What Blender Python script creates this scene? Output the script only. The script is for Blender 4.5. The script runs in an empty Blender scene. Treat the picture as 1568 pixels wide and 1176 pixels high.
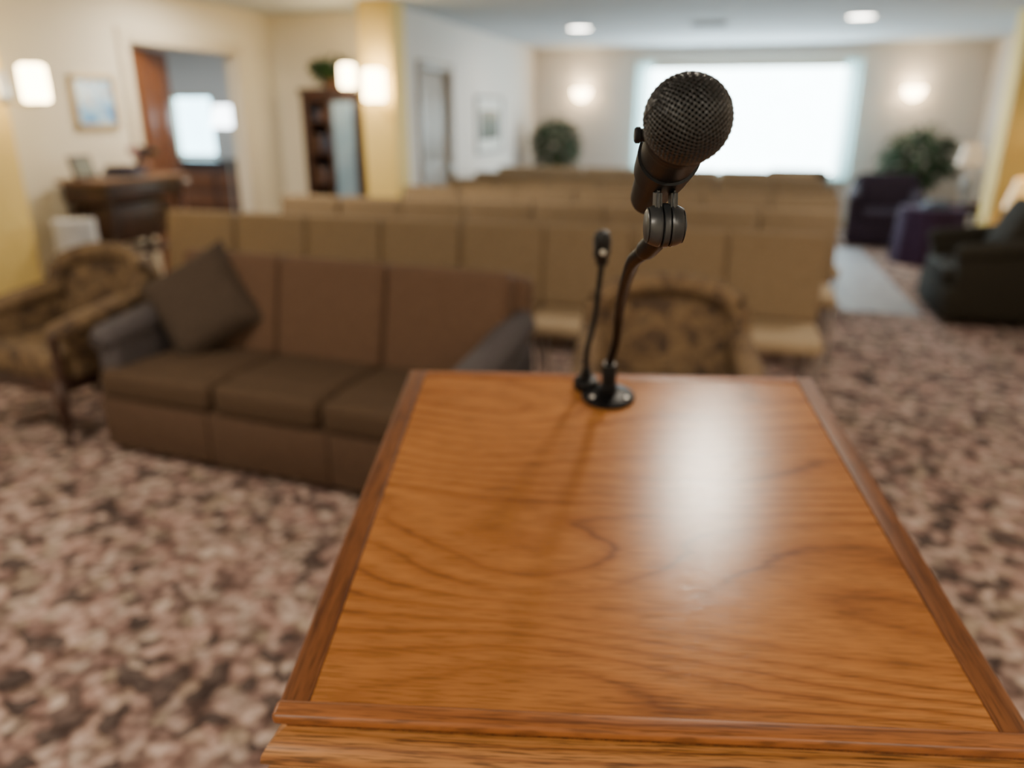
import bpy, bmesh, math, random
from mathutils import Vector, Matrix, Euler
random.seed(7)
R=math.radians
CAMH=1.6
C15,S15=math.cos(R(15)),math.sin(R(15))
def cf(x,f,z):           # lectern-side working frame -> room frame
    return Vector((x*C15-f*S15, x*S15+f*C15, CAMH+z))

# ---------------------------------------------------------------- materials
def newmat(name):
    m=bpy.data.materials.new(name); m.use_nodes=True
    nt=m.node_tree; b=nt.nodes['Principled BSDF']
    return m,nt,b
def ramp(nt,stops,interp='LINEAR'):
    r=nt.nodes.new('ShaderNodeValToRGB'); r.color_ramp.interpolation=interp
    e=r.color_ramp.elements
    while len(e)>1: e.remove(e[-1])
    e[0].position=stops[0][0]; e[0].color=(*stops[0][1],1)
    for p,c in stops[1:]:
        n=e.new(p); n.color=(*c,1)
    return r
def coords(nt,scale=(1,1,1),kind='Object',loc=(0,0,0),rot=(0,0,0)):
    t=nt.nodes.new('ShaderNodeTexCoord'); m=nt.nodes.new('ShaderNodeMapping')
    m.inputs['Scale'].default_value=scale; m.inputs['Location'].default_value=loc; m.inputs['Rotation'].default_value=rot
    nt.links.new(t.outputs[kind],m.inputs['Vector']); return m
def noise(nt,vec,scale,detail=2,rough=.5,dist=0):
    n=nt.nodes.new('ShaderNodeTexNoise'); n.inputs['Scale'].default_value=scale
    n.inputs['Detail'].default_value=detail; n.inputs['Roughness'].default_value=rough; n.inputs['Distortion'].default_value=dist
    nt.links.new(vec.outputs[0],n.inputs['Vector']); return n
def bump(nt,b,src,strength=.2,dist=.002):
    bp=nt.nodes.new('ShaderNodeBump'); bp.inputs['Strength'].default_value=strength; bp.inputs['Distance'].default_value=dist
    nt.links.new(src,bp.inputs['Height']); nt.links.new(bp.outputs[0],b.inputs['Normal'])
def mixc(nt,a,bb,mode='MULTIPLY',fac=1):
    mx=nt.nodes.new('ShaderNodeMix'); mx.data_type='RGBA'; mx.blend_type=mode; mx.inputs[0].default_value=fac
    nt.links.new(a,mx.inputs[6]); nt.links.new(bb,mx.inputs[7]); return mx.outputs[2]
def mat_noise(name,c1,c2,scale=20,rough=.8,bs=.1,metal=0,detail=3,stretch=(1,1,1),bd=.002,spec=.5):
    m,nt,b=newmat(name); v=coords(nt,stretch); n=noise(nt,v,scale,detail)
    r=ramp(nt,[(.35,c1),(.65,c2)]); nt.links.new(n.outputs[0],r.inputs[0]); nt.links.new(r.outputs[0],b.inputs['Base Color'])
    b.inputs['Roughness'].default_value=rough; b.inputs['Metallic'].default_value=metal
    b.inputs['Specular IOR Level'].default_value=spec
    if bs: bump(nt,b,n.outputs[0],bs,bd)
    return m
def mat_emit(name,col,s,base=(.8,.8,.8)):
    m,nt,b=newmat(name); v=coords(nt); n=noise(nt,v,6,1)
    r=ramp(nt,[(.3,tuple(x*.92 for x in col)),(.7,col)]); nt.links.new(n.outputs[0],r.inputs[0])
    b.inputs['Base Color'].default_value=(*base,1)
    nt.links.new(r.outputs[0],b.inputs['Emission Color']); b.inputs['Emission Strength'].default_value=s
    return m
def mat_oak(name,light,mid,dark,rough=.3,axis=0,K=5,M=34,poredark=.55,off=(0,0,0),spec=.5,stretch=1.5,bstr=.12,fmin=.25,pf=520):
    m,nt,b=newmat(name); L=nt.links
    sc=(stretch,5.0,3.0) if axis==0 else (5.0,stretch,3.0) if axis==1 else (5,5,1.2)
    v=coords(nt,sc,loc=off); n=noise(nt,v,1.0,1.0,.4,.1)
    t=nt.nodes.new('ShaderNodeTexCoord'); s=nt.nodes.new('ShaderNodeSeparateXYZ'); L.new(t.outputs['Object'],s.inputs[0])
    yy=s.outputs[1] if axis==0 else s.outputs[0]
    fine=noise(nt,coords(nt,(14,70,14) if axis==0 else (70,14,14) if axis==1 else (70,70,14)),1,2)
    def math_(op,a,bb):
        q=nt.nodes.new('ShaderNodeMath'); q.operation=op
        for i,z in enumerate((a,bb)):
            if z is None: continue
            if isinstance(z,(int,float)): q.inputs[i].default_value=z
            else: L.new(z,q.inputs[i])
        return q.outputs[0]
    a=math_('MULTIPLY',n.outputs[0],K*2); c=math_('MULTIPLY',yy,M); d=math_('ADD',a,c)
    d=math_('ADD',d,math_('MULTIPLY',fine.outputs[0],.35))
    fr=math_('FRACT',d,None)
    r=ramp(nt,[(0,dark),(.11,mid),(.42,light),(.86,mid),(1,dark)]); L.new(fr,r.inputs[0])
    fade=noise(nt,coords(nt,(3,9,5),loc=(3,1,2)),1,1); fr2=ramp(nt,[(.38,(fmin,)*3),(.62,(1,1,1))]); L.new(fade.outputs[0],fr2.inputs[0])
    mm=nt.nodes.new('ShaderNodeMix'); mm.data_type='RGBA'; L.new(fr2.outputs[0],mm.inputs[0]); mm.inputs[6].default_value=(*[(light[i]*.55+mid[i]*.45) for i in range(3)],1); L.new(r.outputs[0],mm.inputs[7])
    pv=(24,pf,60) if axis==0 else (pf,24,60) if axis==1 else (500,500,25)
    pn=noise(nt,coords(nt,pv),1,2,.6)
    pr=ramp(nt,[(.38,(poredark,)*3),(.50,(1,1,1)),(.66,(1.1,1.1,1.1))]); L.new(pn.outputs[0],pr.inputs[0])
    o1=mixc(nt,mm.outputs[2],pr.outputs[0],'MULTIPLY',.9)
    big=noise(nt,coords(nt,(2.5,4,3)),1,1); br=ramp(nt,[(.3,(.84,.80,.76)),(.7,(1.08,1.08,1.08))]); L.new(big.outputs[0],br.inputs[0])
    L.new(mixc(nt,o1,br.outputs[0]),b.inputs['Base Color'])
    b.inputs['Roughness'].default_value=rough; b.inputs['Specular IOR Level'].default_value=spec
    bump(nt,b,pn.outputs[0],bstr,.0006)
    return m

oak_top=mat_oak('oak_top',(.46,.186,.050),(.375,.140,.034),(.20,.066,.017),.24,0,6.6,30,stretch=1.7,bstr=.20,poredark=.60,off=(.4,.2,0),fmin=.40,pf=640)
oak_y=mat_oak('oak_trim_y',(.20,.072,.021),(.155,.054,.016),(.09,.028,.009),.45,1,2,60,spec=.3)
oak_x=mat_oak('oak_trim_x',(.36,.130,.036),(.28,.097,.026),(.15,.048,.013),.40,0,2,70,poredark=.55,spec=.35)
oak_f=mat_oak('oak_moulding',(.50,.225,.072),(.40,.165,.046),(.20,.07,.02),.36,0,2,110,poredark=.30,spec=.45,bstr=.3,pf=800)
oak_z=mat_oak('oak_body',(.40,.15,.04),(.30,.10,.025),(.16,.05,.014),.4,2,5,25)
doorwood=mat_oak('door_wood',(.20,.075,.030),(.15,.052,.02),(.10,.03,.011),.4,2,5,14)
darkwood=mat_noise('dark_mahogany',(.028,.012,.008),(.055,.024,.015),8,.4,.05,stretch=(1,1,.15))
midwood=mat_noise('brown_wood',(.11,.055,.027),(.17,.09,.045),10,.5,.05,stretch=(1,.2,1))
doorwood2=mat_noise('beige_door_wood',(.20,.14,.085),(.26,.185,.115),8,.5,.05,stretch=(1,1,.15))
wall_cream=mat_noise('wall_cream_paint',(.75,.69,.55),(.79,.73,.59),60,.85,.05)
wall_cool=mat_noise('wall_white_paint',(.67,.61,.55),(.71,.65,.59),60,.85,.05)
wall_yel=mat_noise('column_yellow_paint',(.78,.57,.17),(.82,.61,.21),50,.8,.05)
ceil_m=mat_noise('ceiling_plaster',(.50,.55,.60),(.56,.61,.66),80,.95,.15)
trim_m=mat_noise('trim_paint',(.64,.57,.43),(.68,.61,.47),40,.6,.02)
black_p=mat_noise('black_plastic',(.0025,.0025,.003),(.005,.005,.006),60,.5,.05,spec=.35)
black_m=mat_noise('black_metal',(.0015,.0015,.002),(.004,.004,.005),90,.45,.02,spec=.22)
grille_m=mat_noise('grille_metal',(.0035,.0035,.004),(.007,.007,.008),200,.27,.02,metal=.0,spec=.8)
foam_m=mat_noise('grille_foam',(.0006,.0006,.0006),(.0012,.0012,.0012),200,1,.1,spec=.0)
steel_m=mat_noise('brushed_steel',(.45,.44,.42),(.6,.59,.56),90,.3,.02,metal=.9)
clip_m=mat_noise('clip_grey_plastic',(.016,.018,.020),(.030,.032,.035),70,.35,.05,spec=.6)
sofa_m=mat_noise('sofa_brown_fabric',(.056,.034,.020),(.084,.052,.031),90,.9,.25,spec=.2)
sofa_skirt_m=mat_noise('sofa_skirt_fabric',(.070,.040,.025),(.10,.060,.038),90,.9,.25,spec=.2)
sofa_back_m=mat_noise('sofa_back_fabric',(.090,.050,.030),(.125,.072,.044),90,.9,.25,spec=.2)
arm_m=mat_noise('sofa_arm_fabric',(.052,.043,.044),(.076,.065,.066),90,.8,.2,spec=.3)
pillow_m=mat_noise('pillow_fabric',(.042,.029,.020),(.066,.046,.033),60,.9,.25,spec=.2)
chair_m=mat_noise('tan_chair_fabric',(.205,.142,.080),(.26,.185,.110),70,.85,.2,spec=.3)
seat_m=mat_noise('tan_seat_fabric',(.33,.24,.145),(.40,.30,.19),70,.85,.2,spec=.3)
dark_up=mat_noise('dark_green_brown_fabric',(.016,.013,.008),(.027,.022,.014),60,.85,.2,spec=.2)
purple_m=mat_noise('plum_fabric',(.018,.011,.018),(.032,.019,.031),60,.85,.2,spec=.2)
purplecloth=mat_noise('purple_tablecloth',(.028,.014,.036),(.046,.024,.058),20,.85,.2,spec=.2)
linen_m=mat_noise('white_linen',(.46,.46,.47),(.56,.56,.57),15,.9,.2)
lampbase_m=mat_noise('grey_ceramic',(.22,.22,.22),(.3,.3,.3),15,.5,.05)
pot_m=mat_noise('terracotta_pot',(.12,.06,.04),(.2,.1,.06),12,.7,.1)
leaf_m=mat_noise('leaf_green',(.012,.036,.011),(.034,.075,.026),9,.6,.05,spec=.3)
soil_m=mat_noise('soil',(.02,.013,.008),(.04,.03,.02),50,.95,.4)
paper_m=mat_noise('paper',(.7,.68,.62),(.8,.78,.72),30,.8,.02)
bluebook=mat_noise('blue_book',(.05,.07,.11),(.07,.10,.16),30,.6,.02)
flower_m=mat_noise('flower_petals',(.25,.1,.12),(.5,.35,.32),40,.7,.1)
gold_m=mat_noise('gilt_frame',(.50,.38,.20),(.65,.50,.28),30,.45,.1,metal=.2)
glass_m,nt_,b_=newmat('cabinet_glass'); b_.inputs['Roughness'].default_value=.10; b_.inputs['Metallic'].default_value=.3
nn=noise(nt_,coords(nt_),3,1); rr=ramp(nt_,[(.3,(.22,.38,.54)),(.7,(.36,.52,.68))]); nt_.links.new(nn.outputs[0],rr.inputs[0]); nt_.links.new(rr.outputs[0],b_.inputs['Base Color'])
pane_em=mat_emit('daylight_pane',(.74,.96,1.0),15)
pane2_em=mat_emit('daylight_pane_side',(.50,.85,1.0),10)
shade_em=mat_emit('sconce_shade_glow',(1.0,.74,.38),30)
shade2_em=mat_emit('bowl_sconce_glow',(1.0,.74,.42),26)
lamp_em=mat_emit('lamp_shade_glow',(1.0,.55,.14),1.2,(.4,.28,.12))
lamp2_em=mat_emit('lamp_shade_dim',(1.0,.68,.36),.45,(.4,.33,.24))
lamp3_em=mat_emit('lamp_shade_white',(.85,.95,1.0),12)
down_em=mat_emit('downlight_glow',(1.0,.95,.84),36)

def mat_picture(name,cols,scale):
    m,nt,b=newmat(name); n=noise(nt,coords(nt),scale,2); r=ramp(nt,cols); nt.links.new(n.outputs[0],r.inputs[0])
    nt.links.new(r.outputs[0],b.inputs['Base Color']); b.inputs['Roughness'].default_value=.15; return m
pic1=mat_picture('print_blue_reflection',[(.3,(.06,.22,.60)),(.45,(.20,.52,.95)),(.6,(.45,.75,1)),(.72,(.2,.15,.35))],7)  # bluish reflection on the print is painted into its colours
pic2=mat_picture('dim_print',[(.3,(.12,.13,.12)),(.5,(.19,.21,.19)),(.7,(.30,.30,.25))],4)

patt,nt,b=newmat('gold_brocade'); v=coords(nt); n=noise(nt,v,11,3,.6,.8)
r=ramp(nt,[(.36,(.045,.025,.013)),(.47,(.10,.058,.027)),(.56,(.17,.105,.048)),(.66,(.09,.057,.03))]); nt.links.new(n.outputs[0],r.inputs[0]); nt.links.new(r.outputs[0],b.inputs['Base Color']); b.inputs['Roughness'].default_value=.85
# floral carpet
carpet,nt,b=newmat('floral_carpet'); L=nt.links; v=coords(nt)
wn_=noise(nt,v,12,2); ad=nt.nodes.new('ShaderNodeVectorMath'); ad.operation='MULTIPLY_ADD'
L.new(wn_.outputs['Color'],ad.inputs[0]); ad.inputs[1].default_value=(.10,.10,0); L.new(v.outputs[0],ad.inputs[2])
vo=nt.nodes.new('ShaderNodeTexVoronoi'); vo.inputs['Scale'].default_value=17.5; vo.voronoi_dimensions='2D'; L.new(ad.outputs[0],vo.inputs['Vector'])
r1=ramp(nt,[(.0,(.98,.98,.98)),(.30,(.90,.90,.90)),(.46,(.70,.67,.66)),(.62,(.46,.42,.41)),(.8,(.36,.32,.31))]); L.new(vo.outputs['Distance'],r1.inputs[0])
sp=nt.nodes.new('ShaderNodeSeparateColor'); L.new(vo.outputs['Color'],sp.inputs[0])
r2=ramp(nt,[(.0,(.085,.064,.060)),(.15,(.13,.098,.090)),(.25,(.32,.21,.185)),(.42,(.44,.315,.28)),(.60,(.51,.42,.37)),(.74,(.34,.27,.21)),(.86,(.43,.30,.265)),(1,(.56,.45,.40))]); L.new(sp.outputs[0],r2.inputs[0])
n3=noise(nt,coords(nt,loc=(4,2,1)),34,3,.6); r3=ramp(nt,[(.36,(.56,.53,.52)),(.52,(1,1,1)),(.7,(1.12,1.09,1.07))]); L.new(n3.outputs[0],r3.inputs[0])
n4=noise(nt,coords(nt,loc=(1,5,1)),6,2,.6); r4=ramp(nt,[(.38,(.72,.68,.66)),(.6,(1.12,1.07,1.02))]); L.new(n4.outputs[0],r4.inputs[0])
L.new(mixc(nt,mixc(nt,mixc(nt,r1.outputs[0],r2.outputs[0]),r3.outputs[0]),r4.outputs[0]),b.inputs['Base Color'])
b.inputs['Roughness'].default_value=.95; b.inputs['Specular IOR Level'].default_value=.2
fib=noise(nt,v,260,2); bump(nt,b,fib.outputs[0],.4,.004)
aisle_m=mat_noise('pale_aisle_sheen',(.20,.20,.22),(.29,.29,.31),9,.5,.05)  # pale tone imitates window light reflected on the aisle floor
sheer,nt,b=newmat('sheer_fabric'); L=nt.links
out=nt.nodes['Material Output']; tr=nt.nodes.new('ShaderNodeBsdfTranslucent'); tp=nt.nodes.new('ShaderNodeBsdfTransparent'); ms=nt.nodes.new('ShaderNodeMixShader')
wn=noise(nt,coords(nt,(60,1,1)),1,1); wr=ramp(nt,[(.3,(.50,.78,.84)),(.7,(.70,.92,.95))]); L.new(wn.outputs[0],wr.inputs[0]); L.new(wr.outputs[0],tr.inputs[0])
ms.inputs[0].default_value=.22; L.new(tr.outputs[0],ms.inputs[1]); L.new(tp.outputs[0],ms.inputs[2]); L.new(ms.outputs[0],out.inputs[0])

# ---------------------------------------------------------------- builder
class B:
    def __init__(s): s.bm=bmesh.new(); s.mats=[]
    def mi(s,m):
        if m not in s.mats: s.mats.append(m)
        return s.mats.index(m)
    def add(s,t,mat,M=None):
        if M is not None: bmesh.ops.transform(t,matrix=M,verts=t.verts)
        bmesh.ops.recalc_face_normals(t,faces=t.faces)
        i=s.mi(mat)
        for f in t.faces: f.material_index=i; f.smooth=True
        me=bpy.data.meshes.new('tmp'); t.to_mesh(me); t.free(); s.bm.from_mesh(me); bpy.data.meshes.remove(me)
    def box(s,c,d,mat,bev=0,seg=2,rot=(0,0,0)):
        t=bmesh.new(); bmesh.ops.create_cube(t,size=1); bmesh.ops.scale(t,vec=d,verts=t.verts)
        if bev: bmesh.ops.bevel(t,geom=t.edges[:],offset=min(bev,min(d)*.49),segments=seg,affect='EDGES',profile=.5)
        s.add(t,mat,Matrix.Translation(c)@Euler(rot).to_matrix().to_4x4()); return s
    def bb(s,x0,x1,y0,y1,z0,z1,mat,bev=0,seg=2):
        return s.box(((x0+x1)/2,(y0+y1)/2,(z0+z1)/2),(x1-x0,y1-y0,z1-z0),mat,bev,seg)
    def tube(s,pts,rad,mat,n=12,cap=True):
        pts=[Vector(p) for p in pts]
        if not isinstance(rad,(list,tuple)): rad=[rad]*len(pts)
        t=bmesh.new(); rings=[]; up=None
        for i,p in enumerate(pts):
            d=(pts[min(i+1,len(pts)-1)]-pts[max(i-1,0)]).normalized()
            if up is None: up=Vector((0,0,1)) if abs(d.z)<.9 else Vector((1,0,0))
            a=d.cross(up).normalized(); bq=a.cross(d).normalized(); up=bq
            rings.append([t.verts.new(p+rad[i]*(math.cos(2*math.pi*k/n)*a+math.sin(2*math.pi*k/n)*bq)) for k in range(n)])
        for q in range(len(rings)-1):
            for k in range(n): t.faces.new((rings[q][k],rings[q][(k+1)%n],rings[q+1][(k+1)%n],rings[q+1][k]))
        if cap: t.faces.new(rings[0]); t.faces.new(rings[-1])
        s.add(t,mat); return s
    def lathe(s,prof,mat,M=None,n=28):
        t=bmesh.new(); rings=[]
        for r,z in prof:
            rings.append([t.verts.new((max(r,1e-5)*math.cos(2*math.pi*k/n),max(r,1e-5)*math.sin(2*math.pi*k/n),z)) for k in range(n)])
        for q in range(len(rings)-1):
            for k in range(n): t.faces.new((rings[q][k],rings[q][(k+1)%n],rings[q+1][(k+1)%n],rings[q+1][k]))
        bmesh.ops.remove_doubles(t,verts=t.verts,dist=2e-5)
        s.add(t,mat,M); return s
    def puff(s,c,w,h,th,mat,rot=(0,0,0),n=14,p=4,pinch=.06):
        t=bmesh.new(); g=[[],[]]
        for side in (0,1):
            for i in range(n+1):
                row=[]
                for j in range(n+1):
                    u=2*i/n-1; v=2*j/n-1
                    k=(max(0,1-abs(u)**p)*max(0,1-abs(v)**p))**.5
                    x=u*w/2*(1-pinch*(1-v*v)*(u*u)); y=v*h/2*(1-pinch*(1-u*u)*(v*v))
                    row.append(t.verts.new((x,y,(1 if side else -1)*th/2*k)))
                g[side].append(row)
            for i in range(n):
                for j in range(n): t.faces.new((g[side][i][j],g[side][i+1][j],g[side][i+1][j+1],g[side][i][j+1]))
        bmesh.ops.remove_doubles(t,verts=t.verts,dist=1e-5)
        s.add(t,mat,Matrix.Translation(c)@Euler(rot).to_matrix().to_4x4()); return s
    def curved(s,fn,nu,nv,mat,th=.0):
        t=bmesh.new(); g=[[t.verts.new(fn(i/nu,j/nv)) for j in range(nv+1)] for i in range(nu+1)]
        for i in range(nu):
            for j in range(nv): t.faces.new((g[i][j],g[i+1][j],g[i+1][j+1],g[i][j+1]))
        if th:
            bmesh.ops.recalc_face_normals(t,faces=t.faces)
            bmesh.ops.solidify(t,geom=t.faces[:],thickness=th)
        s.add(t,mat); return s
    def mesh(s,name,ang=38):
        me=bpy.data.meshes.new(name); s.bm.to_mesh(me); s.bm.free()
        for m in s.mats: me.materials.append(m)
        me.set_sharp_from_angle(angle=R(ang)); return me
    def obj(s,name,loc=(0,0,0),rot=(0,0,0),parent=None,ang=38):
        o=bpy.data.objects.new(name,s.mesh(name,ang)); bpy.context.collection.objects.link(o)
        o.location=loc; o.rotation_euler=rot
        if parent: o.parent=parent
        return o
def inst(name,me,loc,rz=0):
    o=bpy.data.objects.new(name,me); bpy.context.collection.objects.link(o); o.location=loc; o.rotation_euler=(0,0,rz); return o
def empty(name,loc=(0,0,0),rot=(0,0,0)):
    e=bpy.data.objects.new(name,None); bpy.context.collection.objects.link(e); e.location=loc; e.rotation_euler=rot; e.empty_display_size=.1; return e
def align(p,d):
    return Matrix.Translation(p)@Vector(d).normalized().to_track_quat('Z','Y').to_matrix().to_4x4()

# ---------------------------------------------------------------- room shell
H=2.5
B().bb(-9,3.46,-2.1,12.6,-.1,0,carpet).obj('floor')
B().bb(-9,3.46,-2.1,12.6,H,H+.1,ceil_m).obj('ceiling')
w=B(); Y0,Y1=12.45,12.57
w.bb(-3.1,-1.32,Y0,Y1,0,H,wall_cool).bb(1.63,3.46,Y0,Y1,0,H,wall_cool).bb(-1.32,1.63,Y0,Y1,0,.68,wall_cool).bb(-1.32,1.63,Y0,Y1,2.24,H,wall_cool); w.obj('wall_back')
B().bb(3.34,3.46,-2,12.45,0,H,wall_cool).obj('wall_right')
B().bb(-4.62,3.34,-2.1,-2,0,H,wall_cream).obj('wall_front')
w=B(); w.bb(-3.1,-2.98,7.0,7.62,0,H,wall_cool).bb(-3.1,-2.98,8.5,12.45,0,H,wall_cool).bb(-3.1,-2.98,7.62,8.5,2.0,H,wall_cool); w.obj('wall_left')
B().bb(-4.5,-3.1,7.5,7.62,0,H,wall_cream).obj('wall_alcove')
DY0,DY1=5.42,6.85
w=B(); w.bb(-4.62,-4.5,-2,DY0,0,H,wall_cream).bb(-4.62,-4.5,DY1,7.62,0,H,wall_cream).bb(-4.62,-4.5,DY0,DY1,2.1,H,wall_cream); w.obj('wall_lobby')
wx0,wx1,wz0,wz1=-7.35,-6.68,1.0,1.82
w=B(); w.bb(-9,wx0,9.5,9.62,0,H,wall_cool).bb(wx1,-4.5,9.5,9.62,0,H,wall_cool).bb(wx0,wx1,9.5,9.62,0,wz0,wall_cool).bb(wx0,wx1,9.5,9.62,wz1,H,wall_cool)
w.obj('wall_side_room_back')
B().bb(-9.1,-9,3,9.62,0,H,wall_cool).obj('wall_side_room_left')
B().bb(-9,-4.62,2.9,3,0,H,wall_cool).obj('wall_side_room_front')
B().bb(-4.62,-4.5,7.62,9.5,0,H,wall_cool).obj('wall_side_room_right')
B().bb(-3.17,-2.86,6.68,7.0,0,H,wall_yel,.012).bb(-3.19,-2.84,6.66,7.0,0,.12,trim_m,.008).obj('column')
B().bb(-4.5,-4.25,3.62,4.02,0,H,wall_yel,.012).bb(-4.5,-4.23,3.60,4.04,0,.12,trim_m,.008).obj('column')
B().bb(2.54,2.88,8.62,8.97,0,H,wall_yel,.012).bb(2.52,2.90,8.60,8.99,0,.12,trim_m,.008).obj('column')
B().bb(-2.98,3.34,12.43,12.45,0,.12,trim_m,.004).obj('baseboard_back')
B().bb(3.32,3.34,-2,12.43,0,.12,trim_m,.004).obj('baseboard_right')
B().bb(-2.98,-2.96,8.6,12.43,0,.12,trim_m,.004).obj('baseboard_left')
B().bb(-4.5,-4.48,4.04,DY0-.1,0,.12,trim_m,.004).obj('baseboard_lobby')
t=B(); t.bb(-4.5,-4.475,DY0-.1,DY0,0,2.2,trim_m,.006).bb(-4.5,-4.475,DY1,DY1+.1,0,2.2,trim_m,.006).bb(-4.5,-4.475,DY0,DY1,2.1,2.2,trim_m,.006); t.obj('trim_1')
t=B(); t.bb(-2.98,-2.955,7.54,7.62,0,2.08,doorwood2,.006).bb(-2.98,-2.955,8.5,8.58,0,2.08,doorwood2,.006).bb(-2.98,-2.955,7.62,8.5,2.0,2.08,doorwood2,.006); t.obj('trim_2')
def door(name,Wd,Hd,loc,rz,mat):
    d=B(); d.bb(0,Wd,-.02,.02,0.01,Hd,mat,.003)
    for x0 in (.12,Wd/2+.04):
        x1=x0+Wd/2-.16
        for z0,z1 in ((.2,.95),(1.1,Hd-.15)):
            for sgn in (-1,1): d.box(((x0+x1)/2,sgn*.022,(z0+z1)/2),(x1-x0,.012,z1-z0),mat,.005)
    for sgn in (-1,1):
        d.tube([(Wd-.07,sgn*.02,1.0),(Wd-.07,sgn*.06,1.0)],.012,steel_m); d.lathe([(0,-.02),(.024,-.012),(.028,0),(.02,.018),(0,.022)],steel_m,align((Wd-.07,sgn*.075,1.0),(0,1,0)),16)
    return d.obj(name,loc,(0,0,rz))
door('door_1',.92,2.08,(-4.55,DY0+.02,0),R(90+20),doorwood)
door('door_2',.86,1.99,(-3.04,7.63,0),R(90),doorwood2)
f=B()
for a in ((-1.32,1.63,2.19,2.24),(-1.32,1.63,.68,.73)): f.bb(a[0],a[1],12.47,12.55,a[2],a[3],trim_m,.004)
for x in (-1.32,1.58): f.bb(x,x+.05,12.47,12.55,.73,2.19,trim_m,.004)
f.bb(-1.36,1.67,12.38,12.47,.64,.68,trim_m,.008)
e=empty('window_1'); f.obj('window_frame',parent=e); B().bb(-1.32,1.63,12.55,12.56,.68,2.24,pane_em).obj('window_pane',parent=e)
f=B(); f.bb(wx0,wx1,9.52,9.6,wz1-.05,wz1,trim_m).bb(wx0,wx1,9.52,9.6,wz0,wz0+.05,trim_m)
for x in (wx0,wx1-.05): f.bb(x,x+.05,9.52,9.6,wz0,wz1,trim_m)
e=empty('window_2'); f.obj('window_frame',parent=e); B().bb(wx0,wx1,9.6,9.61,wz0,wz1,pane2_em).obj('window_pane',parent=e)
def drape(name,x0,x1,z0,z1,y,amp=.03,k=14):
    B().curved(lambda u,v:(x0+(x1-x0)*u, y+amp*math.sin(u*k*2*math.pi*(x1-x0))*(.5+.5*(1-v)), z0+(z1-z0)*v),int(120*(x1-x0)),6,sheer).obj(name)
drape('sheer_curtain',-1.40,-1.15,.66,2.28,12.33,.02); drape('sheer_curtain',1.48,1.72,.66,2.28,12.33,.02)
c=B(); c.tube([(-1.45,12.33,2.30),(1.77,12.33,2.30)],.010,trim_m); 
for x in (-1.43,1.75): c.tube([(x,12.33,2.30),(x,12.45,2.30)],.01,trim_m)
c.obj('curtain_rod')
B().bb(1.06,1.69,6.9,10.3,0,.004,aisle_m).obj('aisle_sheen_strip')  # thin added strip, stands in for window sheen on the floor

# ---------------------------------------------------------------- lights
def downlight(x,y,e=24,col=(1,.90,.76),size=.22):
    d=B(); d.lathe([(.085,0),(.145,-.003),(.15,-.010),(.138,-.012),(.13,-.004)],trim_m); d.lathe([(0,-.004),(.13,-.004)],down_em)
    o=d.obj('downlight',(x,y,H))
    l=bpy.data.lights.new('downlight_beam','AREA'); l.shape='DISK'; l.size=size; l.energy=e; l.color=col
    lo=bpy.data.objects.new('bulb',l); bpy.context.collection.objects.link(lo); lo.parent=o; lo.location=(0,0,-.02)
for x,y,e in ((-1.75,9.52,18),(1.18,9.1,18),(-1.75,5.8,14),(1.18,5.6,20)):
    downlight(x,y,e)
for x,y,e in ((-2.9,1.6,48),(-1.2,-1.0,42),(1.6,-1.0,38),(-3.7,5.6,42)):  # the pair behind the camera is unseen, added as fill
    downlight(x,y,e,(1,.88,.71))
downlight(.085,2.30,20,(1,.85,.66),.15)
downlight(2.6,2.2,42,(1,.78,.50))
l=bpy.data.lights.new('window_daylight','AREA'); l.shape='RECTANGLE'; l.size=2.8; l.size_y=1.4; l.energy=85; l.color=(.78,.91,1)
lo=bpy.data.objects.new('window_daylight',l); bpy.context.collection.objects.link(lo); lo.location=(.15,12.3,1.45); lo.rotation_euler=(R(-90),0,0)
l=bpy.data.lights.new('side_room_daylight','AREA'); l.size=1.2; l.energy=70; l.color=(.75,.90,1)
lo=bpy.data.objects.new('side_room_daylight',l); bpy.context.collection.objects.link(lo); lo.location=(-6.8,7.2,2.45)

def sconce(loc,rz,off=.11,sc=.8):
    s=B(); T=Matrix.Translation((0,off,0))
    s.lathe([(.062*sc,-.12*sc),(.085*sc,-.11*sc),(.088*sc,0),(.085*sc,.11*sc),(.062*sc,.125*sc)],shade_em,T)
    s.lathe([(0,-.14*sc),(.03*sc,-.135*sc),(.066*sc,-.12*sc),(.06*sc,-.115*sc)],steel_m,T)
    s.box((0,.008,-.02),(.09,.016,.18),steel_m,.006); s.tube([(0,.01,-.08),(0,off*.55,-.14*sc),(0,off,-.14*sc)],.008,steel_m,8)
    return s.obj('wall_sconce',loc,(0,0,rz))
sconce((-2.98,6.68,1.81),R(180),.14,1.05)
sconce((-3.17,6.84,1.90),R(90),.20,.80)
sconce((-4.25,3.99,1.755),R(-90),.25,.85)
def bowl(loc):
    s=B(); s.lathe([(0,-.09),(.05,-.08),(.10,-.04),(.13,.03),(.135,.07),(.125,.07),(.10,-.02),(0,-.06)],shade2_em,Matrix.Translation((0,-.14,0)),24)
    s.box((0,-.008,0),(.10,.016,.14),steel_m,.005); s.tube([(0,-.01,-.03),(0,-.06,-.07),(0,-.14,-.088)],.008,steel_m,8)
    return s.obj('bowl_sconce',loc)
bowl((-2.21,12.45,1.84)); bowl((2.40,12.45,1.84))
g=B(); g.bb(-.2,.2,-.15,.15,-.012,0,ceil_m,.004)
for i in range(8): g.box((0,-.12+i*.034,-.016),(.36,.006,.014),ceil_m,0,rot=(.5,0,0))
g.obj('ceiling_vent',(-.3,9.4,H))

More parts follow.
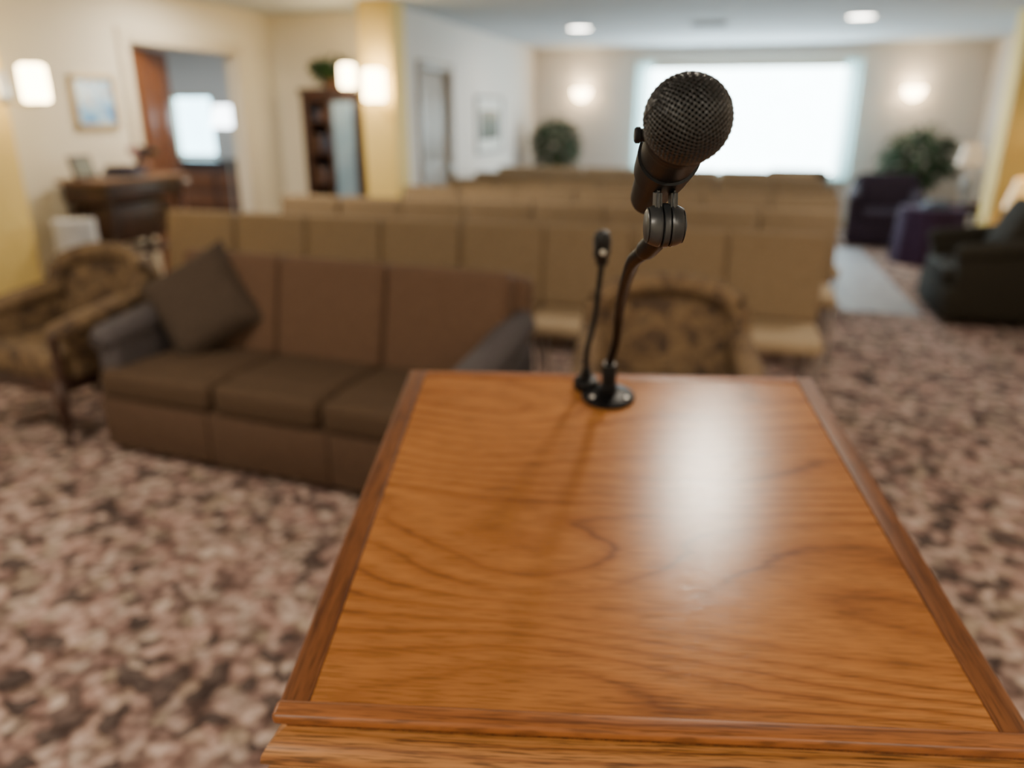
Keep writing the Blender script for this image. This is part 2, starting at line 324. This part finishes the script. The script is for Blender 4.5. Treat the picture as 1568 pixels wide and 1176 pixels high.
# ---------------------------------------------------------------- lectern
AZ=R(15-3.5)
lec=empty('lectern',(-.144,1.096,0),(0,0,AZ))
SL=R(8.1); TR=dict(loc=(0,0,1.228),rot=(SL,0,0),parent=lec)
B().bb(-.275,.275,-.610,-.020,-.022,-.0008,oak_top,.0006,1).obj('top_panel',**TR)
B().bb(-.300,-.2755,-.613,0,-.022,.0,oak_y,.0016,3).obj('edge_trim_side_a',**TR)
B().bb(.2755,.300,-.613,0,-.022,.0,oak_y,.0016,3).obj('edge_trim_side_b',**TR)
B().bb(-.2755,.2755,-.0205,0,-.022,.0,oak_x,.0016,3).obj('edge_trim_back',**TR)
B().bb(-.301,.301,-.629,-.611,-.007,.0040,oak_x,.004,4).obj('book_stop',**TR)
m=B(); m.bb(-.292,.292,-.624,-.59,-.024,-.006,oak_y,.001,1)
PROF=[(-.622,-.013),(-.632,-.0135),(-.641,-.016),(-.647,-.021),(-.649,-.027),(-.646,-.032),(-.640,-.0335),(-.640,-.037),(-.644,-.0385),(-.644,-.045),(-.638,-.0465),(-.636,-.053),(-.624,-.056)]
EX=.291
def nose(u,v):
    k=v*(len(PROF)-1); i=min(int(k),len(PROF)-2); q=k-i
    y=PROF[i][0]*(1-q)+PROF[i+1][0]*q; z=PROF[i][1]*(1-q)+PROF[i+1][1]*q
    ex=EX+(-.622-y)*.6
    return (-ex+2*ex*u,y,z)
m.curved(nose,1,12,oak_f); m.bb(-EX,EX,-.623,-.58,-.056,-.013,oak_f,0)
for sx in (-1,1):
    def cap(u,v,sx=sx):
        p=nose(0 if sx<0 else 1,v); return (p[0]*(1-u)+sx*EX*u,p[1]*(1-u)+(-.59)*u,p[2])
    m.curved(cap,1,12,oak_f)
m.obj('front_moulding',**TR)
m=B()
for sx in (-1,1):
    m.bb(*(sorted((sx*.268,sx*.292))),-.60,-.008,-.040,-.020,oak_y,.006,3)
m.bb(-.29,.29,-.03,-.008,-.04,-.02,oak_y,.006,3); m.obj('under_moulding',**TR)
t=bmesh.new(); bmesh.ops.create_cube(t,size=1)
for v in t.verts:
    v.co.x*=.50; y=-.05 if v.co.y>0 else -.50; v.co.y=y
    v.co.z=(1.228+y*math.tan(SL)-.035) if v.co.z>0 else .10
m=B(); m.add(t,oak_z); m.obj('cabinet_body',parent=lec)
m=B()
for sx in (-1,1): m.box((sx*.252,-.275,.60),(.012,.30,.78),oak_z,.004)
m.box((0,-.046,.62),(.34,.014,.8),oak_z,.005); m.obj('raised_panels',parent=lec)
m=B(); m.bb(-.29,.29,-.54,-.01,0,.08,oak_z,.01); m.bb(-.27,.27,-.52,-.03,.08,.11,oak_z,.01); m.obj('plinth',parent=lec)

# ---------------------------------------------------------------- microphone (held by gooseneck)
mic=empty('gooseneck_microphone',(0,0,0))
Rl=Euler((0,0,AZ)).to_matrix()@Euler((SL,0,0)).to_matrix()
nrm=Rl@Vector((0,0,1))
def onlec(x,y,z=0): return Vector((-.144,1.096,1.228))+Rl@Vector((x,y,z))
base=onlec(-.004,-.074)
g=B(); g.lathe([(0,.0003),(.036,.0003),(.0375,.002),(.0375,.004),(.034,.0065),(.022,.008),(.013,.010),(.0125,.020),(.0105,.022),(.0100,.05),(.009,.052),(0,.052)],black_m,align(base,nrm),40)
for k in range(3):
    a=R(90+120*k); g.lathe([(0,.0062),(.0042,.0062),(.0042,.0082),(.003,.009),(0,.009)],steel_m,align(base+Rl@Vector((.0275*math.cos(a),.0275*math.sin(a),0)),nrm),12)
g.obj('flange',parent=mic)
piv=cf(.1028,.525,-.0725)
P=[base+nrm*.03, base+nrm*.055, cf(.1385,.985,-.290), cf(.131,.915,-.232), cf(.118,.80,-.178), cf(.106,.69,-.137), cf(.099,.62,-.113), cf(.0985,.572,-.098), cf(.101,.545,-.0855), piv]
def cat(P,n=14):
    out=[]
    Q=[P[0]*2-P[1]]+P+[P[-1]*2-P[-2]]
    for i in range(1,len(Q)-2):
        for k in range(n):
            t=k/n; a,b,c,d=Q[i-1],Q[i],Q[i+1],Q[i+2]
            out.append(.5*((2*b)+(-a+c)*t+(2*a-5*b+4*c-d)*t*t+(-a+3*b-3*c+d)*t**3))
    out.append(P[-1]); return out
path=cat(P,24)
neck=path[:-20]
B().tube(neck,[.0060 if i%2 else .0055 for i in range(len(neck))],black_m,16).obj('gooseneck',parent=mic,ang=60)
i0=22
B().tube([path[i0]-(path[i0+1]-path[i0])*1.5,path[i0],path[i0+1]],[.0088,.0088,.0084],steel_m,20).obj('collar_ring',parent=mic)
sl=path[-50:-14]
B().tube(sl,[.0064+.0014*min(1,i/6) for i in range(len(sl))],black_m,20).obj('neck_end_sleeve',parent=mic)
hc=cf(.1005,.465,-.004); be=cf(.1045,.605,-.062); ax=(be-hc).normalized(); Lb=(be-hc).length
MH=align(hc,ax)
sph=bmesh.new(); n=15; idx={}
def sv(p,k):
    key=tuple(round(q,5) for q in p)
    if key not in idx:
        d=Vector([math.tan(q*math.pi/4) for q in p]).normalized()
        idx[key]=sph.verts.new(d*(.0252+(.00055 if k%2 else -.00055)))
    return idx[key]
for axis in range(3):
    for sg in (-1,1):
        g=[]
        for i in range(n+1):
            row=[]
            for j in range(n+1):
                p=[0,0,0]; p[axis]=sg; p[(axis+1)%3]=2*i/n-1; p[(axis+2)%3]=2*j/n-1
                row.append(sv(p,i+j))
            g.append(row)
        for i in range(n):
            for j in range(n): sph.faces.new((g[i][j],g[i+1][j],g[i+1][j+1],g[i][j+1]))
bmesh.ops.transform(sph,matrix=Euler((0,0,R(38))).to_matrix().to_4x4(),verts=sph.verts)
bmesh.ops.transform(sph,matrix=Euler((R(14),0,0)).to_matrix().to_4x4(),verts=sph.verts)
bmesh.ops.delete(sph,geom=[v for v in sph.verts if v.co.z>.0145],context='VERTS')
bmesh.ops.transform(sph,matrix=MH,verts=sph.verts)
me=bpy.data.meshes.new('grille'); sph.to_mesh(me); sph.free(); me.materials.append(grille_m)
go=bpy.data.objects.new('grille',me); bpy.context.collection.objects.link(go); go.parent=mic
for p in me.polygons: p.use_smooth=True
wm=go.modifiers.new('w','WIREFRAME'); wm.thickness=.00135; wm.use_even_offset=False
ss=go.modifiers.new('s','SUBSURF'); ss.levels=1; ss.render_levels=1
m=B(); t=bmesh.new(); bmesh.ops.create_icosphere(t,subdivisions=4,radius=.0238); m.add(t,foam_m,MH); m.obj('foam_core',parent=mic)
m=B(); m.lathe([(.0205,.0130),(.0222,.0130),(.0228,.0140),(.0228,.0175),(.0222,.0185),(.0214,.0190),(.0214,.0240),(.0205,.028),(.0196,.031),(.0190,.05),(.0176,.085),(.0152,.120),(.0135,Lb),(.0128,Lb+.003),(.0105,Lb+.004),(.010,Lb-.002),(0,Lb-.002)],black_p,MH,48)
m.obj('handle',parent=mic)
side=ax.cross(Vector((0,0,1))).normalized()
m=B(); sgn=-1 if side.dot(Vector((C15,S15,0)))>0 else 1
nub=hc+ax*.036+side*sgn*.0180+Vector((0,0,.004))
m.lathe([(0,0),(.004,0),(.004,.004),(.0050,.0045),(.0050,.0070),(.004,.008),(0,.008)],black_p,align(nub,side*sgn),20); m.obj('lock_screw',parent=mic)
m=B(); cc=hc+ax*.074; Mc=align(cc,ax)
inv=Mc.to_3x3().inverted(); dn=inv@Vector((0,0,-1)); a0=math.atan2(dn.y,dn.x)
def clipf(u,v):
    a=a0+R(-115+230*u); r=.0206-.0016*v; return Mc@Vector((r*math.cos(a),r*math.sin(a),-.016+.032*v))
m.curved(clipf,36,4,black_p,.0020)
dnw=(Vector((0,0,-1))-ax*Vector((0,0,-1)).dot(ax)).normalized()
rt=Vector((C15,S15,0))
top=cc+dnw*.0195
zz=(piv-top).normalized(); yy=zz.cross(rt).normalized()
Mr=Matrix((rt,yy,zz)).transposed()
for sx in (-1,1):
    q=bmesh.new(); bmesh.ops.create_cube(q,size=1); Lk=(piv-top).length+.002
    bmesh.ops.scale(q,vec=(.0044,.014,Lk),verts=q.verts); bmesh.ops.bevel(q,geom=q.edges[:],offset=.0016,segments=3,affect='EDGES')
    m.add(q,clip_m,Matrix.Translation((piv+top)/2+rt*sx*.0052)@Mr.to_4x4())
def rb(x): return .0148*math.sqrt(max(0,1-(x/.0185)**2))
for a_,b_2 in ((-.0128,-.0031),(-.0022,.0022),(.0031,.0128)):
    pr=[(0,a_)]; k=8
    for i in range(k+1):
        x=a_+(b_2-a_)*i/k; rr_=rb(x)
        if i in (0,k): rr_-=.0008
        pr.append((rr_,x))
    pr.append((0,b_2)); m.lathe(pr,clip_m,align(piv,rt),40)
m.lathe([(0,-.012),(.0118,-.012),(.0118,.012),(0,.012)],black_p,align(piv,rt),32)
m.lathe([(0,.0120),(.0055,.0125),(.0055,.0140),(.004,.0145),(0,.0145)],clip_m,align(piv,rt),20)
m.obj('clip',parent=mic)

mic2=empty('small_condenser_microphone',(0,0,0))
b2=cf(.107,1.052,0); 
loc=Rl.inverted()@(Vector((b2.x,b2.y,1.228))-Vector((-.144,1.096,1.228))); b2=onlec(loc.x,loc.y,0)
m=B(); m.lathe([(0,.0003),(.017,.0003),(.018,.002),(.018,.012),(.016,.015),(.009,.017),(.0065,.03),(0,.03)],black_m,align(b2,nrm),28)
m.obj('base_mount',parent=mic2)
t2=cf(.1225,1.045,-.195)
B().tube(cat([b2+nrm*.02,b2+nrm*.06,b2.lerp(t2,.6),t2],12),.0040,black_m,12).obj('thin_stem',parent=mic2)
d2=Vector((.02,-.25,1)).normalized()
m=B(); m.lathe([(.0,-.004),(.006,-.003),(.0085,.0),(.0085,.010),(.0110,.014),(.0120,.030),(.0110,.040),(.007,.046),(0,.048)],black_p,align(t2,d2),24)
for sx in (-1,1): m.box(t2+d2*.021+rt*sx*.0085+Vector((0,-.008,0)),(.003,.006,.022),clip_m,.001)
m.lathe([(0,0),(.004,0),(.004,.004),(0,.005)],steel_m,align(t2+d2*.018+Vector((S15*.010,-.011,0)),Vector((.2,-1,0))),14)
m.obj('capsule',parent=mic2)

# ---------------------------------------------------------------- sofas
def sofa(name,Ls,n,loc,rz,ms,mb,ma,dep=.90,aw=.15,bh=.46,up=0,sk=None):
    s=B()
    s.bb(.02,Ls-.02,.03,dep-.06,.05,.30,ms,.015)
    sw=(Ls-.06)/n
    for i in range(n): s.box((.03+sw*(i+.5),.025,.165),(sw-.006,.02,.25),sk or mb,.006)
    for x in (.07,Ls-.07):
        for y in (.07,dep-.12): s.tube([(x,y,0),(x,y,.06)],[.02,.028],darkwood,12)
    cw=(Ls-2*aw)/n
    for i in range(n):
        x=aw+cw*(i+.5); w_=cw
        if n>1:
            if i==0: x-=.05; w_+=.10
            if i==n-1: x+=.05; w_+=.10
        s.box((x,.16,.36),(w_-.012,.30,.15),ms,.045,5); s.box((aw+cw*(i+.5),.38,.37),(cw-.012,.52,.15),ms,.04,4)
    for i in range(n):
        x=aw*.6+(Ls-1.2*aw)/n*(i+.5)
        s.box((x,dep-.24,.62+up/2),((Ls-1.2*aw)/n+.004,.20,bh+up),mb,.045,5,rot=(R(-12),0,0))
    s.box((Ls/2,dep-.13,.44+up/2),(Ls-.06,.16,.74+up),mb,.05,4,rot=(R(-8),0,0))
    for sx,x in ((-1,aw/2),(1,Ls-aw/2)):
        s.box((x,dep/2-.02,.32),(aw,dep-.16,.50),ma,.04,4)
        s.tube([(x+sx*.01,.04,.55),(x+sx*.01,.08,.565),(x+sx*.01,.30,.585),(x+sx*.01,dep-.30,.63),(x+sx*.01,dep-.14,.66)],[.05,.075,.08,.08,.07],ma,16)
    return s.obj(name,loc,(0,0,rz))
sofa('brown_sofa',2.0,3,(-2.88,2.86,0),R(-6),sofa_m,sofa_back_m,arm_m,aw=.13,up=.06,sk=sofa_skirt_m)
B().puff((0,0,0),.49,.49,.17,pillow_m).obj('throw_pillow',(-2.52,3.30,.68),(Euler((R(64),0,R(14))).to_matrix()@Euler((0,0,R(32))).to_matrix()).to_euler())
sofa('dark_armchair',1.0,1,(1.74,7.55,0),R(-90),dark_up,dark_up,dark_up)
B().puff((0,0,0),.48,.48,.16,dark_up).obj('throw_pillow',(2.27,7.0,.74),Euler((R(65),0,R(-80))))
sofa('plum_armchair',.85,1,(1.50,10.45,0),R(-8),purple_m,purple_m,purple_m)
sofa('dark_loveseat',.95,1,(.48,11.0,0),0,dark_up,dark_up,dark_up)

# ---------------------------------------------------------------- brocade armchair
a=B()
a.box((0,.30,.40),(.60,.58,.15),patt,.05,5); a.box((0,.02,.31),(.58,.03,.07),darkwood,.008)
for sx in (-1,1): a.box((sx*.30,.30,.31),(.03,.54,.07),darkwood,.008)
def bk(u,v):
    th=(u-.5)*2; hw=.33*(1-.06*v**3)
    top=.86-.07*abs(th)**3
    z=.42+(top-.42)*v
    return (th*hw, .60-.10*abs(th)**2.2+.10*v, z)
a.curved(bk,20,10,patt,-.10)
a.tube([bk(i/20,1) for i in range(21)],.050,patt,14)
for sx in (0,1): a.tube([Vector(bk(sx,j/8))+Vector((0,-.01,0)) for j in range(9)],.050,patt,14)
for sx in (-1,1):
    a.box((sx*.315,.32,.47),(.06,.46,.26),patt,.025,3)
    a.tube(cat([Vector(q) for q in ((sx*.315,.56,.66),(sx*.325,.38,.64),(sx*.33,.20,.615),(sx*.325,.06,.59),(sx*.32,.03,.57))],6),[.055]*24+[.045],patt,14)
    a.tube(cat([Vector(q) for q in ((sx*.325,.035,.61),(sx*.33,.005,.57),(sx*.318,.02,.48),(sx*.31,.02,.34))],6),.022,darkwood,12)
    a.tube(cat([Vector(q) for q in ((sx*.29,.03,.36),(sx*.315,.00,.24),(sx*.295,.02,.10),(sx*.305,-.005,.0))],6),[.036]*6+[.030]*6+[.021]*6+[.022],darkwood,12)
    a.tube([(sx*.27,.56,.36),(sx*.28,.66,0)],[.028,.018],darkwood,10)
ame=a.mesh('brocade_armchair')
inst('brocade_armchair',ame,(-3.38,2.90,0),R(-8)); inst('brocade_armchair',ame,(-.14,2.82,0),R(6))

# ---------------------------------------------------------------- church chairs
c=B(); W=.53
c.box((0,.23,.435),(W-.01,.48,.085),seat_m,.035,4)
c.box((0,.49,.715),(W-.002,.075,.50),chair_m,.032,4,rot=(R(-9),0,0))
c.box((0,.535,.715),(W-.03,.02,.46),darkwood,.008,2,rot=(R(-9),0,0))
for sx in (-1,1):
    x=sx*(W/2-.03)
    c.tube([(x,.02,0),(x,.04,.40)],.012,steel_m,10); c.tube([(x,.52,0),(x,.44,.40),(x,.47,.55),(x,.53,.80)],.012,steel_m,10); c.tube([(x,.03,.385),(x,.45,.385)],.011,steel_m,10)
c.tube([(-W/2+.03,.25,.385),(W/2-.03,.25,.385)],.010,steel_m,8); c.box((0,.50,.30),(W-.12,.10,.01),steel_m,.003)
cme=c.mesh('church_chair')
rows=[(4.62,8,.58),(5.75,8,.78),(6.75,7,.92),(7.7,7,1.0),(8.65,7,1.0),(9.6,7,1.0)]
for yb,nC,x1 in rows:
    for i in range(nC):
        inst('church_chair',cme,(x1-.27-.535*i,yb-.53,0),R(random.uniform(-1,1)))

# ---------------------------------------------------------------- cabinet, console, tables, lamps
k=B(); x0,x1,y0,y1=-.31,.31,-.19,.19
k.bb(x0,x1,y0,y1,0,.10,darkwood,.006).bb(x0,x0+.03,y0,y1,.1,1.76,darkwood,.003).bb(x1-.03,x1,y0,y1,.1,1.76,darkwood,.003).bb(x0,x1,y1-.02,y1,.1,1.76,darkwood)
for z in (.1,.55,.9,1.2,1.5,1.73): k.bb(x0+.02,x1-.02,y0+.02,y1,z,z+.025,darkwood)
k.bb(x0-.02,x1+.02,y0-.02,y1,1.76,1.81,darkwood,.01)
for xa in (x0+.03,-.02,x1-.07): k.bb(xa,xa+.04,y0-.01,y0+.012,.12,1.74,darkwood,.003)
k.bb(x0+.03,x1-.03,y0-.01,y0+.012,.12,.60,darkwood,.003).bb(x0+.03,x1-.03,y0-.01,y0+.012,1.69,1.75,darkwood,.003)
k.bb(-.02,x1-.05,y0+.001,y0+.004,.6,1.7,glass_m)
for zz_ in (.575,.925,1.225,1.525):
    x=-.27
    while x<.22:
        w_=random.uniform(.02,.04); h_=random.uniform(.12,.18)
        k.bb(x,x+w_-.002,-.05,.12,zz_,zz_+h_,random.choice([bluebook,midwood,darkwood,pot_m]),.002); x+=w_
k.obj('display_cabinet',(-3.70,7.28,0))
def plant(name,loc,zc,rx,rz_,n,potz,potr,seed,leaf=.10,stem=True,zmin=-9):
    rnd=random.Random(seed); p=B()
    p.lathe([(0,0),(potr*.75,0),(potr,potz*.85),(potr*1.06,potz*.88),(potr*1.06,potz),(potr*.92,potz),(potr*.9,potz*.9),(0,potz*.9)],pot_m,None,24)
    p.lathe([(0,potz*.92),(potr*.9,potz*.92)],soil_m,None,20)
    t=bmesh.new()
    for i in range(n):
        d=Vector((rnd.gauss(0,1),rnd.gauss(0,1),rnd.gauss(0,1))).normalized()*rnd.uniform(.35,1)**.6
        q=Vector((d.x*rx,d.y*rx,max(zmin,zc+d.z*rz_)))
        o=Vector((d.x,d.y,rnd.uniform(-.5,.5))).normalized(); sdd=o.cross(Vector((0,0,1))).normalized(); L_=leaf*rnd.uniform(.7,1.2)
        v=[t.verts.new(q),t.verts.new(q+o*L_*.5+sdd*L_*.24+Vector((0,0,.01))),t.verts.new(q+o*L_-Vector((0,0,L_*.25))),t.verts.new(q+o*L_*.5-sdd*L_*.24+Vector((0,0,.01))),t.verts.new(q+o*L_*.5-Vector((0,0,.008)))]
        t.faces.new((v[0],v[1],v[4])); t.faces.new((v[1],v[2],v[4])); t.faces.new((v[2],v[3],v[4])); t.faces.new((v[3],v[0],v[4]))
    p.add(t,leaf_m)
    for i in range(9):
        a_=rnd.uniform(0,6.28); rr_=rnd.uniform(.3,.8)*rx
        p.tube([(0.02*math.cos(a_),.02*math.sin(a_),potz*.9),(rr_*.3*math.cos(a_),rr_*.3*math.sin(a_),(potz+zc)/2),(rr_*math.cos(a_),rr_*math.sin(a_),zc+rz_*.4)],[.012,.009,.004],midwood if stem else leaf_m,6)
    return p.obj(name,loc,ang=80)
plant('potted_ficus',(-2.47,11.75,0),1.12,.33,.42,700,.35,.18,1,.13)
plant('potted_ficus',(2.48,11.75,0),1.00,.46,.42,800,.35,.18,2,.15)
plant('potted_ivy',(-3.72,7.22,1.812),.17,.18,.11,300,.08,.09,3,.085,False,.085)
plant('potted_palm',(-5.2,8.6,0),.95,.3,.35,300,.3,.16,5,.14)
k=B(); k.box((0,0,1.14),(.44,.85,.03),midwood,.01); k.box((0,0,1.06),(.38,.78,.13),darkwood,.008); 
for sx in (-1,1):
    for sy in (-1,1): k.tube([(sx*.16,sy*.35,1.0),(sx*.17,sy*.36,.5),(sx*.16,sy*.36,0)],[.03,.024,.018],darkwood,10)
k.box((0,0,.62),(.34,.72,.02),darkwood,.004); k.box((0,0,.84),(.28,.62,.26),darkwood,.01)
k.obj('console_table',(-4.25,4.88,0))
k=B(); k.box((0,0,.02),(.24,.18,.03),bluebook,.004,rot=(0,.0,.2)); k.box((.0,0,.045),(.22,.16,.015),darkwood,.002,rot=(0,0,.3)); k.box((.0,0,.065),(.20,.15,.02),purplecloth,.002,rot=(0,0,-.1)); k.obj('stacked_books',(-4.22,4.86,1.156))
k=B(); k.lathe([(0,0),(.05,0),(.06,.06),(.035,.10),(.05,.12)],pot_m)
rn=random.Random(9)
for i in range(16):
    d=Vector((rn.uniform(-.09,.09),rn.uniform(-.09,.09),rn.uniform(.13,.19))); k.tube([(0,0,.09),d],.003,leaf_m,5)
    t=bmesh.new(); bmesh.ops.create_icosphere(t,subdivisions=1,radius=.026); k.add(t,rn.choice([flower_m,leaf_m,purplecloth]),Matrix.Translation(d))
k.obj('flower_vase',(-4.28,5.14,1.156))
k=B(); k.box((0,0,.08),(.02,.20,.16),darkwood,.004,rot=(0,-.25,0)); k.box((.012,0,.08),(.004,.16,.12),pic2,0,rot=(0,-.25,0)); k.obj('tabletop_photo_frame',(-4.33,4.59,1.156))
def clothtable(name,loc,r,h,mat):
    k=B()
    def f(u,v):
        a_=u*2*math.pi; rr=r if v<.02 else r*(1+.05*v+ .06*v*math.sin(a_*9)); return (rr*math.cos(a_),rr*math.sin(a_),h*(1-v)+.004)
    k.curved(f,96,8,mat); k.lathe([(0,h+.004),(r,h+.004)],mat,None,96); k.tube([(0,0,0),(0,0,h)],.04,darkwood); return k.obj(name,loc)
clothtable('linen_side_table',(-4.14,4.23,0),.13,.92,linen_m)
clothtable('purple_side_table',(2.25,9.55,0),.34,.60,purplecloth)
k=B(); k.box((0,0,.02),(.25,.2,.04),bluebook,.004); k.box((.02,0,.055),(.2,.17,.03),bluebook,.003); k.obj('stacked_books',(2.25,9.5,.606))
def endtable(loc,h):
    k=B(); k.box((0,0,h-.015),(.5,.5,.03),darkwood,.008); k.box((0,0,h-.08),(.44,.44,.10),darkwood,.005); k.box((0,0,.18),(.42,.42,.02),darkwood,.004)
    for sx in (-1,1):
        for sy in (-1,1): k.tube([(sx*.2,sy*.2,0),(sx*.2,sy*.2,h-.03)],[.016,.022],darkwood,8)
    return k.obj('end_table',loc)
def lamp(loc,bz,rs,hs,em,bm_=pot_m,e=4):
    k=B(); k.lathe([(0,0),(.08,0),(.08,.015),(.03,.03),(.045,bz*.3),(.07,bz*.5),(.04,bz*.75),(.015,bz*.85),(.012,bz+.05),(0,bz+.05)],bm_)
    k.lathe([(rs,bz),(rs*.68,bz+hs)],em,None,36); k.tube([(0,0,bz),(0,0,bz+hs)],.005,steel_m,8); o=k.obj('table_lamp',loc)
    l=bpy.data.lights.new('lamp_bulb','POINT'); l.energy=e; l.color=(1,.66,.28); l.shadow_soft_size=.04
    lo=bpy.data.objects.new('bulb',l); bpy.context.collection.objects.link(lo); lo.parent=o; lo.location=(.03,0,bz+hs*.5); return o
endtable((2.74,10.3,0),.6); lamp((2.72,10.25,.601),.42,.15,.22,lamp2_em,lampbase_m,3)
endtable((2.75,8.15,0),.5); lamp((2.70,8.15,.501),.26,.20,.26,lamp_em,pot_m,12)
def picture(name,x,yc,zc,wy,hz,fm,pm,mt=.04):
    k=B()
    for s_ in (-1,1): k.box((.015,s_*(wy/2-.015),0),(.03,.03,hz),fm,.006); k.box((.015,0,s_*(hz/2-.015)),(.03,wy,.03),fm,.006)
    k.box((.006,0,0),(.008,wy-.03,hz-.03),paper_m); k.box((.012,0,0),(.006,wy-.03-2*mt,hz-.03-2*mt),pm); return k.obj(name,(x,yc,zc))
picture('framed_picture',-4.5,4.99,1.665,.42,.37,gold_m,pic1,.02)
picture('framed_picture',-2.98,9.98,1.44,1.15,.68,darkwood,pic2,.14)
k=B(); k.box((0,0,.5),(1.9,.45,.96),darkwood,.01); k.box((0,-.005,.99),(1.96,.5,.03),darkwood,.006)
for i in range(3):
    for z in (.25,.5,.75): k.box((-.62+.62*i,-.23,z),(.56,.02,.22),doorwood,.006)
k.obj('sideboard',(-6.7,9.2,0))
k=B(); k.lathe([(0,0),(.14,0),(.14,.02),(.015,.03),(.012,1.45),(0,1.45)],steel_m); k.lathe([(0,1.44),(.15,1.44),(.10,1.66)],lamp3_em,None,32); k.obj('floor_lamp',(-5.32,7.75,0))

# ---------------------------------------------------------------- world, camera
w=bpy.data.worlds.new('World'); bpy.context.scene.world=w; w.use_nodes=True
bg=w.node_tree.nodes['Background']; bg.inputs[0].default_value=(.6,.75,.9,1); bg.inputs[1].default_value=.5
cam=bpy.data.cameras.new('camera'); co=bpy.data.objects.new('camera',cam); bpy.context.collection.objects.link(co)
co.location=(0,0,CAMH); co.rotation_euler=(R(90-19.5),0,R(15)); cam.sensor_width=36; cam.lens=27.05
cam.clip_start=.02
cam.dof.use_dof=True; cam.dof.focus_distance=.51; cam.dof.aperture_fstop=2.9
bpy.context.scene.camera=co
